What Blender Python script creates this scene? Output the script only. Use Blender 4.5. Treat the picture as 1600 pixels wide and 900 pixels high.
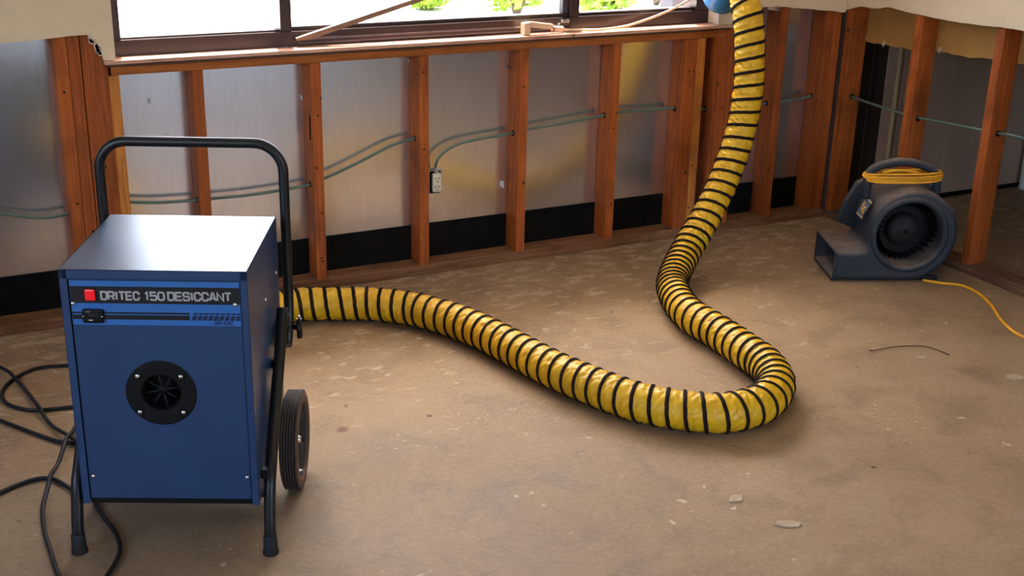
import bpy, bmesh, math, random
from mathutils import Vector, Matrix, Quaternion, noise
random.seed(7)
PI = math.pi
scene = bpy.context.scene
for o in list(bpy.data.objects): bpy.data.objects.remove(o, do_unlink=True)
C = scene.collection

# ------------------------------------------------------------------ camera
cam_d = bpy.data.cameras.new('camera'); cam = bpy.data.objects.new('camera', cam_d); C.objects.link(cam)
cam_d.sensor_width = 36.0; cam_d.lens = 43.823; cam_d.clip_start = 0.05; cam_d.clip_end = 300
_r = Vector((0.88967839, -0.45605196, 0.02211274)); _u = Vector((0.13961662, 0.31783968, 0.93780869)); _f = Vector((0.43471779, 0.83126082, -0.34644753))
_m = Matrix((_r, _u, -_f)).transposed().to_4x4(); _m.translation = Vector((-0.68716, -4.10987, 1.60115))
cam.matrix_world = _m
scene.camera = cam

# ------------------------------------------------------------------ sky, sun, exposure
W = bpy.data.worlds.new('sky'); scene.world = W; W.use_nodes = True
wn = W.node_tree; wn.nodes.clear()
_sky = wn.nodes.new('ShaderNodeTexSky'); _sky.sky_type = 'NISHITA'; _sky.sun_disc = False
_sky.sun_elevation = math.radians(60); _sky.sun_rotation = math.radians(12); _sky.air_density = 1.0; _sky.dust_density = 3.8; _sky.ozone_density = 1.0
_bg = wn.nodes.new('ShaderNodeBackground'); _bg.inputs[1].default_value = 0.9
_wo = wn.nodes.new('ShaderNodeOutputWorld')
wn.links.new(_sky.outputs[0], _bg.inputs[0]); wn.links.new(_bg.outputs[0], _wo.inputs[0])
sun_d = bpy.data.lights.new('sun', 'SUN'); sun_d.energy = 16.0; sun_d.angle = math.radians(0.6); sun_d.color = (1.0, 0.95, 0.86)
sun = bpy.data.objects.new('sun', sun_d); C.objects.link(sun)
_az = math.radians(78); _el = math.radians(60)
_sd = Vector((math.cos(_az) * math.cos(_el), math.sin(_az) * math.cos(_el), math.sin(_el)))   # direction to the sun
sun.rotation_euler = _sd.to_track_quat('Z', 'Y').to_euler(); sun.location = (0, 0, 12)
def portal(name, loc, rot, sx, sy):
    d = bpy.data.lights.new(name, 'AREA'); d.shape = 'RECTANGLE'; d.size = sx; d.size_y = sy; d.energy = 1
    d.cycles.is_portal = True
    o = bpy.data.objects.new(name, d); C.objects.link(o); o.location = loc; o.rotation_euler = rot
portal('window_daylight_portal', (1.18, 0.16, 1.46), (-PI / 2, 0, 0), 2.30, 1.12)
portal('rear_opening_daylight_portal', (1.725, -6.62, 1.05), (PI / 2, 0, 0), 2.45, 2.1)
portal('side_opening_daylight_portal', (-2.62, -3.1, 1.475), (0, -PI / 2, 0), 1.25, 3.0)
vs = scene.view_settings
vs.view_transform = 'Standard'; vs.look = 'None'; vs.gamma = 1.0; vs.use_curve_mapping = False; vs.exposure = 1.12

# ------------------------------------------------------------------ materials
def lin(r, g, b):
    f = lambda c: (c / 12.92 if c <= 0.04045 else ((c + 0.055) / 1.055) ** 2.4)
    return (f(r / 255), f(g / 255), f(b / 255), 1)
class MT:
    def __init__(s, name):
        s.m = bpy.data.materials.new(name); s.m.use_nodes = True; s.t = s.m.node_tree; s.t.nodes.clear()
        s.out = s.t.nodes.new('ShaderNodeOutputMaterial'); s.b = s.t.nodes.new('ShaderNodeBsdfPrincipled')
        s.t.links.new(s.b.outputs[0], s.out.inputs[0])
    def n(s, kind, **kw):
        x = s.t.nodes.new('ShaderNode' + kind)
        for k, v in kw.items(): setattr(x, k, v)
        return x
    def l(s, a, b): s.t.links.new(a, b)
    def coord(s, scale=(1, 1, 1), which='Object', rot=(0, 0, 0)):
        tc = s.n('TexCoord'); mp = s.n('Mapping'); mp.inputs['Scale'].default_value = scale; mp.inputs['Rotation'].default_value = rot
        s.l(tc.outputs[which], mp.inputs[0]); return mp.outputs[0]
    def noise(s, vec, scale, detail=4, rough=.55, dist=0):
        x = s.n('TexNoise'); x.inputs['Scale'].default_value = scale; x.inputs['Detail'].default_value = detail
        x.inputs['Roughness'].default_value = rough; x.inputs['Distortion'].default_value = dist
        s.l(vec, x.inputs['Vector']); return x.outputs['Fac']
    def ramp(s, fac, stops):
        x = s.n('ValToRGB'); e = x.color_ramp.elements
        while len(e) < len(stops): e.new(.5)
        for q, (p, c) in zip(e, stops):
            q.position = p; q.color = c if len(c) == 4 else (*c, 1)
        s.l(fac, x.inputs[0]); return x.outputs[0]
    def mix(s, fac, a, b, mode='MIX'):
        x = s.n('MixRGB', blend_type=mode)
        for i, v in ((0, fac), (1, a), (2, b)):
            if isinstance(v, (int, float)): x.inputs[i].default_value = v
            elif isinstance(v, tuple): x.inputs[i].default_value = v if len(v) == 4 else (*v, 1)
            else: s.l(v, x.inputs[i])
        return x.outputs[0]
    def math(s, op, a, b=0.0):
        x = s.n('Math', operation=op)
        for i, v in ((0, a), (1, b)):
            if isinstance(v, (int, float)): x.inputs[i].default_value = v
            else: s.l(v, x.inputs[i])
        return x.outputs[0]
    def bump(s, h, strength=.3, dist=.002):
        x = s.n('Bump'); x.inputs['Strength'].default_value = strength; x.inputs['Distance'].default_value = dist
        s.l(h, x.inputs['Height']); s.l(x.outputs[0], s.b.inputs['Normal'])
    def set(s, color=None, rough=None, metal=None, spec=None, **kw):
        for key, v in (('Base Color', color), ('Roughness', rough), ('Metallic', metal), ('Specular IOR Level', spec)):
            if v is None: continue
            if isinstance(v, (int, float, tuple)): s.b.inputs[key].default_value = v
            else: s.l(v, s.b.inputs[key])
        for k, v in kw.items(): s.b.inputs[k].default_value = v
        return s
def plain(name, rgb, rough=.5, metal=0, var=.15, scale=30, spec=None, bump=0):
    m = MT(name); v = m.coord(); f = m.noise(v, scale, 3)
    c = lin(*rgb); d = tuple(x * (1 - var) for x in c[:3]); e = tuple(min(1, x * (1 + var)) for x in c[:3])
    m.set(m.ramp(f, [(.3, d), (.7, e)]), rough, metal, spec)
    if bump: m.bump(f, bump)
    return m.m
def spot(m, vec, pos, r0, r1, scale=(1, 1, 1), wob=None):
    """1 inside radius r0 of pos falling to 0 at r1 (a stain with its own shape)"""
    sb = m.n('VectorMath', operation='SUBTRACT'); m.l(vec, sb.inputs[0]); sb.inputs[1].default_value = pos
    ml = m.n('VectorMath', operation='MULTIPLY'); m.l(sb.outputs[0], ml.inputs[0]); ml.inputs[1].default_value = scale
    ln = m.n('VectorMath', operation='LENGTH'); m.l(ml.outputs[0], ln.inputs[0])
    d = ln.outputs['Value']
    if wob is not None: d = m.math('ADD', d, wob)
    mr = m.n('MapRange'); mr.inputs[1].default_value = r1; mr.inputs[2].default_value = r0
    m.l(d, mr.inputs[0]); return mr.outputs[0]

def wood(name, a, b, c, axis='Z', rough=.62):
    m = MT(name)
    sc = {'Z': (26, 26, 1.3), 'X': (1.3, 26, 26), 'Y': (26, 1.3, 26)}[axis]
    oi = m.n('ObjectInfo'); tc = m.n('TexCoord')
    add = m.n('VectorMath', operation='ADD'); m.l(tc.outputs['Object'], add.inputs[0])
    sc2 = m.n('VectorMath', operation='SCALE'); sc2.inputs[0].default_value = (7, 3, 11); m.l(oi.outputs['Random'], sc2.inputs['Scale']); m.l(sc2.outputs[0], add.inputs[1])
    mp = m.n('Mapping'); mp.inputs['Scale'].default_value = sc; m.l(add.outputs[0], mp.inputs[0])
    g = m.noise(mp.outputs[0], 3.2, 6, .6, .8)
    col = m.ramp(g, [(.28, lin(*c)), (.5, lin(*a)), (.72, lin(*b))])
    big = m.noise(add.outputs[0], 5, 4, .6)
    col = m.mix(m.ramp(big, [(.52, (0, 0, 0)), (.75, (1, 1, 1))]), col, m.mix(.55, col, lin(70, 34, 16)))
    vo = m.n('TexVoronoi'); vo.inputs['Scale'].default_value = 9; m.l(add.outputs[0], vo.inputs['Vector'])
    col = m.mix(m.ramp(vo.outputs['Distance'], [(.04, (1, 1, 1)), (.09, (0, 0, 0))]), col, lin(52, 24, 12))
    tone = m.ramp(oi.outputs['Random'], [(0, (.80, .76, .72)), (1, (1.12, 1.12, 1.1))])
    col = m.mix(1, col, tone, 'MULTIPLY')
    m.set(col, rough, spec=.3); m.bump(g, .25, .001); return m.m

M = {}
M['stud'] = wood('framing_lumber', (168, 86, 34), (186, 102, 42), (130, 62, 24))
M['stud_pale'] = wood('pale_framing_lumber', (206, 130, 58), (220, 150, 74), (172, 98, 38))
M['stud_h'] = wood('horizontal_framing_lumber', (182, 102, 44), (198, 120, 54), (142, 74, 30), 'X')
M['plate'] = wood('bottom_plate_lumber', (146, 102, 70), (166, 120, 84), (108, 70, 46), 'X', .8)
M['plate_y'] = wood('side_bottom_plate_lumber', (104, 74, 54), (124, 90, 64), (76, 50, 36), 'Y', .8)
M['sill'] = wood('stained_sill_wood', (206, 160, 140), (218, 174, 154), (178, 124, 104), 'X', .30)
M['sill_edge'] = plain('sill_edge_dark', (86, 52, 34), .5)
M['drywall'] = plain('painted_drywall', (226, 204, 174), .85, 0, .04, 14, bump=.08)
M['drywall_cut'] = plain('torn_gypsum', (212, 188, 172), .95, 0, .2, 90, bump=.5)
M['kraft'] = plain('brown_drywall_backing', (176, 128, 66), .85, 0, .1, 9)
M['white_wall'] = plain('white_room_paint', (226, 216, 204), .85, 0, .03, 6)
M['ceiling'] = plain('white_ceiling_paint', (230, 224, 214), .9, 0, .03, 6)
M['frame'] = plain('dark_bronze_window_frame', (62, 46, 44), .35, .3, .1, 20)
M['frame_in'] = plain('window_track_metal', (120, 108, 112), .3, .7, .1, 20)
M['black_strip'] = plain('black_bitumen_strip', (20, 19, 18), .9, 0, .3, 18, spec=.1)
M['cable'] = plain('green_cable_sheath', (98, 116, 102), .5, 0, .12, 12)
M['hole'] = plain('drilled_hole_dark', (18, 12, 8), .95, spec=0)
M['black_tube'] = plain('black_painted_steel', (20, 20, 22), .38, 0, .1, 30)
M['rubber'] = plain('black_rubber', (24, 23, 23), .7, 0, .2, 40)
M['tread'] = plain('dusty_tyre_rubber', (58, 52, 48), .85, 0, .3, 60)
M['hub'] = plain('wheel_rim_brown', (92, 66, 48), .6, 0, .2, 30)
M['chrome'] = plain('zinc_screw_metal', (225, 225, 228), .18, 1, .05)
M['vent'] = plain('black_vent_plastic', (9, 9, 10), .6, 0, .1, spec=.25)
M['label_black'] = plain('black_label_print', (24, 24, 28), .35, 0, .05)
M['text'] = plain('silver_grey_lettering', (168, 162, 160), .5, 0, .03)
M['ink'] = plain('navy_print', (18, 26, 66), .5, 0, .05)
M['hatch'] = plain('grey_hatch_print', (98, 110, 132), .5, 0, .05)
M['band'] = plain('bright_blue_label', (48, 104, 170), .38, 0, .05)
M['plastic_white'] = plain('ivory_plastic', (226, 214, 188), .45, 0, .05)
M['galv'] = plain('galvanised_steel', (170, 168, 166), .4, .8, .15)
M['cord_black'] = plain('black_cord_rubber', (17, 16, 17), .65, 0, .1)
M['cord_yellow'] = plain('yellow_cord_vinyl', (236, 166, 30), .45, 0, .08)
M['grey_panel'] = plain('grey_wall_board', (176, 150, 134), .75, 0, .06, 5)
M['dark_panel'] = plain('dark_brown', (44, 32, 25), .7, 0, .25, 12)
M['pale_trim'] = plain('pale_wood_trim', (192, 172, 132), .7, 0, .08, 12)
M['adapter'] = plain('blue_vinyl_adapter', (66, 146, 212), .32, 0, .1, 14)
M['crank'] = plain('beige_enamel_crank', (226, 192, 158), .4, 0, .06)
M['chip'] = plain('pale_mortar_flake', (176, 154, 128), .9, 0, .12, 60)
M['twig'] = plain('dry_brown_twig', (92, 66, 46), .85, 0, .2)
M['stick'] = plain('brown_wooden_bar', (132, 100, 82), .6, 0, .15)
M['leaf_a'] = plain('yellow_green_leaf', (160, 190, 70), .6, 0, .3, 4)
M['leaf_b'] = plain('green_leaf', (104, 146, 56), .6, 0, .3, 4)
M['bark'] = plain('grey_bark', (110, 92, 76), .9, 0, .2)
M['ground'] = plain('pale_sunlit_paving', (226, 220, 208), .9, 0, .06, 1.5)
M['post'] = plain('lavender_grey_post', (58, 54, 64), .7, 0, .04)
M['white_strip'] = plain('white_vinyl_strip', (240, 238, 236), .5, 0, .02)

def blue_paint():
    m = MT('blue_enamel_cabinet'); v = m.coord()
    f = m.noise(v, 7, 3); fine = m.noise(m.coord((1, 1, 1)), 160, 2)
    col = m.ramp(f, [(.3, lin(33, 60, 96)), (.7, lin(37, 66, 103))])
    m.set(col, m.math('ADD', .285, m.math('MULTIPLY', f, .04)), 0, .6)
    m.bump(fine, .03, .001); return m.m
M['blue'] = blue_paint()

def concrete():
    m = MT('stained_concrete_slab'); v = m.coord()
    n1 = m.noise(v, 1.1, 5, .6, .5); n2 = m.noise(v, 6, 6, .65, .6); n3 = m.noise(v, 70, 3, .6)
    base = m.ramp(n1, [(.25, lin(136, 110, 80)), (.5, lin(156, 127, 94)), (.75, lin(168, 139, 106))])
    base = m.mix(m.ramp(n2, [(.34, (1, 1, 1)), (.52, (0, 0, 0))]), base, m.mix(.45, base, lin(100, 78, 56)))
    base = m.mix(m.ramp(n2, [(.56, (0, 0, 0)), (.72, (1, 1, 1))]), base, m.mix(.35, base, lin(172, 152, 128)))
    base = m.mix(.18, base, m.ramp(n3, [(.3, lin(88, 72, 56)), (.7, lin(176, 158, 134))]), 'MIX')
    # trowelled pale specks and splashes, densest along the stripped wall
    sp = m.n('SeparateXYZ'); m.l(v, sp.inputs[0])
    near = m.n('MapRange'); near.inputs[1].default_value = -1.5; near.inputs[2].default_value = -0.1; m.l(sp.outputs['Y'], near.inputs[0])
    spl = m.noise(m.coord((1, 2.2, 1)), 11, 5, .68, .4)
    thr = m.math('ADD', spl, m.math('MULTIPLY', near.outputs[0], .15))
    base = m.mix(m.ramp(thr, [(.66, (0, 0, 0)), (.72, (1, 1, 1))]), base, m.mix(.65, base, lin(190, 170, 144)))
    vo = m.n('TexVoronoi'); vo.inputs['Scale'].default_value = 13; vo.inputs['Randomness'].default_value = 1
    dv = m.n('VectorMath', operation='ADD'); nn = m.n('TexNoise'); nn.inputs['Scale'].default_value = 30; m.l(v, nn.inputs['Vector'])
    nsc = m.n('VectorMath', operation='SCALE'); m.l(nn.outputs['Color'], nsc.inputs[0]); nsc.inputs['Scale'].default_value = .05
    m.l(v, dv.inputs[0]); m.l(nsc.outputs[0], dv.inputs[1]); m.l(dv.outputs[0], vo.inputs['Vector'])
    gate = m.noise(v, 3.3, 2)
    vsum = m.math('ADD', vo.outputs['Distance'], m.math('MULTIPLY', m.ramp(gate, [(.45, (1, 1, 1)), (.6, (0, 0, 0))]), .5))
    base = m.mix(m.ramp(vsum, [(.07, (1, 1, 1)), (.13, (0, 0, 0))]), base, m.mix(.75, base, lin(206, 186, 160)))
    vo2 = m.n('TexVoronoi'); vo2.inputs['Scale'].default_value = 5.5; m.l(dv.outputs[0], vo2.inputs['Vector'])
    base = m.mix(m.ramp(vo2.outputs['Distance'], [(.02, (1, 1, 1)), (.05, (0, 0, 0))]), base, lin(92, 66, 46))
    vo3 = m.n('TexVoronoi'); vo3.inputs['Scale'].default_value = 34; m.l(dv.outputs[0], vo3.inputs['Vector'])
    v3 = m.math('ADD', vo3.outputs['Distance'], m.math('MULTIPLY', m.ramp(m.noise(v, 2.1, 3), [(.42, (1, 1, 1)), (.62, (0, 0, 0))]), .4))
    base = m.mix(m.ramp(v3, [(.10, (1, 1, 1)), (.17, (0, 0, 0))]), base, m.mix(.55, base, lin(204, 186, 162)))
    # hairline cracks
    vc = m.n('TexVoronoi', feature='DISTANCE_TO_EDGE'); vc.inputs['Scale'].default_value = .55; m.l(dv.outputs[0], vc.inputs['Vector'])
    base = m.mix(m.ramp(vc.outputs['Distance'], [(.0, (.22, .22, .22)), (.004, (0, 0, 0))]), base, lin(132, 106, 84))
    # rust stain, small dark stains, pale scratch
    wob = m.math('MULTIPLY', m.noise(v, 40, 2), .012)
    base = m.mix(m.math('MULTIPLY', spot(m, v, (.359, -1.099, 0), .016, .030, (1, 1, 0), wob), .8), base, lin(104, 56, 22))
    base = m.mix(m.math('MULTIPLY', spot(m, v, (.616, -1.122, 0), .004, .012, (1, 1, 0)), .9), base, lin(74, 52, 38))
    base = m.mix(m.math('MULTIPLY', spot(m, v, (1.581, -1.907, 0), .004, .010, (1, 1, 0)), .9), base, lin(60, 42, 34))
    m.set(base, m.ramp(n2, [(.3, (.54, .54, .54)), (.7, (.68, .68, .68))]), 0, .32)
    hh = m.mix(.5, n2, n3); m.bump(hh, .25, .003); return m.m
M['concrete'] = concrete()

def foil():
    m = MT('foil_faced_sheathing'); v = m.coord()
    n1 = m.noise(v, 2.2, 4, .6); n2 = m.noise(m.coord((40, 1, 4)), 3, 4, .6); n3 = m.noise(v, 130, 2)
    col = m.ramp(n1, [(.25, lin(220, 219, 224)), (.75, lin(238, 237, 242))])
    col = m.mix(m.math('MULTIPLY', m.ramp(n2, [(.45, (0, 0, 0)), (.8, (1, 1, 1))]), .25), col, lin(170, 160, 156))
    w = m.math('MULTIPLY', m.noise(v, 14, 4), .09)
    st = spot(m, v, (-.20, .089, .17), .02, .09, (1, 0, 1.3), w)
    col = m.mix(m.math('MULTIPLY', st, .45), col, lin(110, 78, 62))
    m.set(col, .20, .92, .5)
    m.bump(m.noise(v, 7, 3), .10, .004); return m.m
M['foil'] = foil()

def yellow_fabric():
    m = MT('yellow_vinyl_fabric'); v = m.coord()
    n = m.noise(v, 26, 4, .6); n2 = m.noise(v, 90, 3)
    m.set(m.ramp(n, [(.3, lin(212, 158, 18)), (.55, lin(226, 176, 26)), (.8, lin(236, 190, 40))]), .40, 0, .45)
    m.bump(m.mix(.4, n, n2), .5, .006); return m.m
M['fabric'] = yellow_fabric()
M['rib'] = plain('dark_wear_strip', (34, 21, 15), .8, 0, .2, 40, spec=.2)
def dusty_blue():
    m = MT('dusty_slate_blue_plastic'); v = m.coord()
    g = m.n('NewGeometry'); sp = m.n('SeparateXYZ'); m.l(g.outputs['Normal'], sp.inputs[0])
    n = m.noise(v, 12, 5, .65)
    dust = m.math('MULTIPLY', m.ramp(sp.outputs['Z'], [(.25, (0, 0, 0)), (.95, (1, 1, 1))]), m.ramp(n, [(.3, (.35, .35, .35)), (.7, (1, 1, 1))]))
    base = m.ramp(n, [(.3, lin(36, 42, 50)), (.7, lin(47, 53, 62))])
    col = m.mix(m.math('MULTIPLY', dust, .9), base, lin(148, 130, 118))
    m.set(col, .55, 0, .35); m.bump(n, .1); return m.m
M['mover'] = dusty_blue()
def led():
    m = MT('red_indicator_glow'); m.set(lin(170, 12, 22), .25); m.b.inputs['Emission Color'].default_value = lin(255, 30, 44); m.b.inputs['Emission Strength'].default_value = .22; return m.m
M['led'] = led()
def glass():
    m = bpy.data.materials.new('window_glass'); m.use_nodes = True; t = m.node_tree; t.nodes.clear()
    o = t.nodes.new('ShaderNodeOutputMaterial'); mx = t.nodes.new('ShaderNodeMixShader'); tr = t.nodes.new('ShaderNodeBsdfTransparent'); gl = t.nodes.new('ShaderNodeBsdfGlossy')
    lw = t.nodes.new('ShaderNodeLayerWeight'); pw = t.nodes.new('ShaderNodeMath'); pw.operation = 'POWER'; pw.inputs[1].default_value = 5; fr = t.nodes.new('ShaderNodeMath'); fr.operation = 'MULTIPLY_ADD'; fr.inputs[1].default_value = .8; fr.inputs[2].default_value = .04
    t.links.new(lw.outputs['Facing'], pw.inputs[0]); t.links.new(pw.outputs[0], fr.inputs[0]); gl.inputs['Roughness'].default_value = .02
    tr.inputs[0].default_value = (.96, .97, .97, 1)
    t.links.new(fr.outputs[0], mx.inputs[0]); t.links.new(tr.outputs[0], mx.inputs[1]); t.links.new(gl.outputs[0], mx.inputs[2]); t.links.new(mx.outputs[0], o.inputs[0]); return m
M['glass'] = glass()

# ------------------------------------------------------------------ mesh helpers
def link(name, me, mat, parent=None, smooth=False):
    o = bpy.data.objects.new(name, me); C.objects.link(o)
    if mat is not None:
        for x in (mat if isinstance(mat, (list, tuple)) else [mat]): me.materials.append(M[x] if isinstance(x, str) else x)
    if parent is not None: o.parent = parent
    if smooth:
        for p in me.polygons: p.use_smooth = True
    return o
def mesh_bm(name, bm, recalc=True):
    if recalc: bmesh.ops.recalc_face_normals(bm, faces=bm.faces)
    me = bpy.data.meshes.new(name); bm.to_mesh(me); bm.free(); return me
def add_box(bm, lo, hi, bevel=0, seg=1, mi=0):
    vs_ = [bm.verts.new((x, y, z)) for x in (lo[0], hi[0]) for y in (lo[1], hi[1]) for z in (lo[2], hi[2])]
    fs = [bm.faces.new([vs_[i] for i in q]) for q in ((0, 1, 3, 2), (4, 6, 7, 5), (0, 4, 5, 1), (2, 3, 7, 6), (0, 2, 6, 4), (1, 5, 7, 3))]
    for f in fs: f.material_index = mi
    if bevel:
        es = list({e for f in fs for e in f.edges})
        bmesh.ops.bevel(bm, geom=es, offset=bevel, segments=seg, affect='EDGES', profile=.6)
def box(name, lo, hi, mat, parent=None, bevel=0, seg=1):
    bm = bmesh.new(); add_box(bm, lo, hi, bevel, seg); return link(name, mesh_bm(name, bm), mat, parent)
def boxes(name, lst, mat, parent=None, bevel=0):
    bm = bmesh.new()
    for lo, hi in lst: add_box(bm, lo, hi, bevel)
    return link(name, mesh_bm(name, bm), mat, parent)
def frames(pts, closed=False):
    n = len(pts); T = []
    for i in range(n):
        a = pts[max(i - 1, 0)]; b = pts[min(i + 1, n - 1)]; T.append((b - a).normalized())
    up = Vector((0, 0, 1)) if abs(T[0].z) < .9 else Vector((1, 0, 0))
    N = [(up - T[0] * up.dot(T[0])).normalized()]
    for i in range(1, n):
        q = T[i - 1].rotation_difference(T[i]); v = q @ N[-1]; N.append((v - T[i] * v.dot(T[i])).normalized())
    return T, N
def smooth_path(pts, step):
    """centripetal-ish Catmull-Rom through pts resampled at ~step"""
    P = [Vector(p) for p in pts]; P = [P[0] * 2 - P[1]] + P + [P[-1] * 2 - P[-2]]
    dense = []
    for i in range(1, len(P) - 2):
        p0, p1, p2, p3 = P[i - 1:i + 3]
        for k in range(24):
            t = k / 24
            dense.append(.5 * ((2 * p1) + (p2 - p0) * t + (2 * p0 - 5 * p1 + 4 * p2 - p3) * t * t + (3 * p1 - p0 - 3 * p2 + p3) * t ** 3))
    dense.append(P[-2])
    L = [0]
    for a, b in zip(dense, dense[1:]): L.append(L[-1] + (b - a).length)
    n = max(3, int(L[-1] / step)); out = []; j = 0
    for i in range(n + 1):
        s = L[-1] * i / n
        while j < len(L) - 2 and L[j + 1] < s: j += 1
        t = (s - L[j]) / max(1e-9, L[j + 1] - L[j]); out.append(dense[j].lerp(dense[j + 1], min(1, t)))
    return out
def tube_bm(bm, pts, r, seg=10, cap=True, mi=0):
    pts = [Vector(p) for p in pts]; T, N = frames(pts); rings = []
    for i, p in enumerate(pts):
        B = T[i].cross(N[i]); rr = r[i] if isinstance(r, (list, tuple)) else r
        rings.append([bm.verts.new(p + (N[i] * math.cos(2 * PI * k / seg) + B * math.sin(2 * PI * k / seg)) * rr) for k in range(seg)])
    for a, b in zip(rings, rings[1:]):
        for k in range(seg):
            f = bm.faces.new((a[k], a[(k + 1) % seg], b[(k + 1) % seg], b[k])); f.smooth = True; f.material_index = mi
    if cap:
        f = bm.faces.new(rings[0][::-1]); f.material_index = mi
        f = bm.faces.new(rings[-1]); f.material_index = mi
def tube(name, pts, r, mat, parent=None, seg=10, step=None):
    if step: pts = smooth_path(pts, step)
    bm = bmesh.new(); tube_bm(bm, pts, r, seg); return link(name, mesh_bm(name, bm), mat, parent)
def prism_bm(bm, poly, axis, a, b, mi=0):
    """poly of 2D points extruded along axis from a to b. axis 'Y': (x,z); 'X': (y,z); 'Z': (x,y)"""
    mk = {'Y': lambda p, t: (p[0], t, p[1]), 'X': lambda p, t: (t, p[0], p[1]), 'Z': lambda p, t: (p[0], p[1], t)}[axis]
    A = [bm.verts.new(mk(p, a)) for p in poly]; B = [bm.verts.new(mk(p, b)) for p in poly]
    f = [bm.faces.new(A), bm.faces.new(B[::-1])]
    n = len(poly)
    for i in range(n): f.append(bm.faces.new((A[i], B[i], B[(i + 1) % n], A[(i + 1) % n])))
    for q in f: q.material_index = mi
    return f
def prism(name, poly, axis, a, b, mat, parent=None, edge_mi=None):
    bm = bmesh.new(); f = prism_bm(bm, poly, axis, a, b)
    if edge_mi is not None:
        for q in f[2:]: q.material_index = edge_mi
    bm.normal_update(); bmesh.ops.triangulate(bm, faces=[q for q in bm.faces if len(q.verts) > 4])
    return link(name, mesh_bm(name, bm), mat, parent)
def lathe_bm(bm, prof, seg=32, M4=None, mi=0, smooth=True):
    """prof: (r, h) pairs, axis +Z, transformed by M4"""
    M4 = M4 or Matrix(); rings = []
    for r, h in prof:
        if r < 1e-6: rings.append([bm.verts.new(M4 @ Vector((0, 0, h)))])
        else: rings.append([bm.verts.new(M4 @ Vector((r * math.cos(2 * PI * k / seg), r * math.sin(2 * PI * k / seg), h))) for k in range(seg)])
    for a, b in zip(rings, rings[1:]):
        for k in range(seg):
            k2 = (k + 1) % seg
            if len(a) == 1 and len(b) == 1: continue
            if len(a) == 1: f = bm.faces.new((a[0], b[k], b[k2]))
            elif len(b) == 1: f = bm.faces.new((a[k], a[k2], b[0]))
            else: f = bm.faces.new((a[k], a[k2], b[k2], b[k]))
            f.smooth = smooth; f.material_index = mi
def lathe(name, prof, mat, parent=None, seg=32, M4=None, smooth=True):
    bm = bmesh.new(); lathe_bm(bm, prof, seg, M4, 0, smooth); return link(name, mesh_bm(name, bm), mat, parent)
def axis_m(loc, d):
    return Matrix.Translation(loc) @ Vector(d).to_track_quat('Z', 'Y').to_matrix().to_4x4()
def tag(o, label=None, cat=None, group=None, kind=None):
    for k, v in (('label', label), ('category', cat), ('group', group), ('kind', kind)):
        if v: o[k] = v
    return o
def empty(name, loc=(0, 0, 0), rz=0):
    o = bpy.data.objects.new(name, None); C.objects.link(o); o.location = loc; o.rotation_euler = (0, 0, rz); o.empty_display_size = .1; return o
def struct(o, label=None):
    o['kind'] = 'structure'
    if label: o['label'] = label
    return o

# ------------------------------------------------------------------ floor, ceiling, shell
FL = box('floor', (-2.6, -6.6, -.12), (3.1, .12, 0), 'concrete'); struct(FL, 'stained concrete slab with pale splashes and specks')
FA = box('floor_adjoining', (3.1, -6.6, -.12), (6.6, .12, -.0005), 'concrete'); struct(FA, 'dim concrete floor seen through the open studs')
CE = box('ceiling', (-2.7, -6.7, 2.44), (6.7, .2, 2.56), 'ceiling'); struct(CE, 'white ceiling over the room')
EV = box('added_sun_eave', (-3.2, .2, 2.44), (7.2, .869, 2.60), 'white_wall'); struct(EV, 'added overhang out of view that keeps direct sun to the sill')  # added out of view, depth set so direct sun reaches only the sill
def wall_open(name, axis, t0, t1, u0, u1, z0, z1, op, mat):
    """wall box with one rectangular opening op=(ua,ub,za,zb)"""
    ua, ub, za, zb = op; L = []
    for a, b, c, d in ((u0, ua, z0, z1), (ub, u1, z0, z1), (ua, ub, zb, z1), (ua, ub, z0, za)):
        if b - a > 1e-4 and d - c > 1e-4:
            L.append(((a, t0, c), (b, t1, d)) if axis == 'Y' else ((t0, a, c), (t1, b, d)))
    return boxes(name, L, mat)
struct(wall_open('wall_rear', 'Y', -6.7, -6.6, -2.7, 6.7, 0, 2.44, (.5, 2.95, 0, 2.1), 'white_wall'), 'white rear wall with a wide doorway behind the viewer')
struct(wall_open('wall_left', 'X', -2.7, -2.6, -6.6, .12, 0, 2.44, (-4.6, -1.6, .85, 2.1), 'white_wall'), 'white left wall with a window opening')
struct(boxes('wall_adjoining_outer', [((6.6, -6.6, 0), (6.7, .12, 2.44))], 'white_wall'), 'far white wall of the next room')

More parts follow.
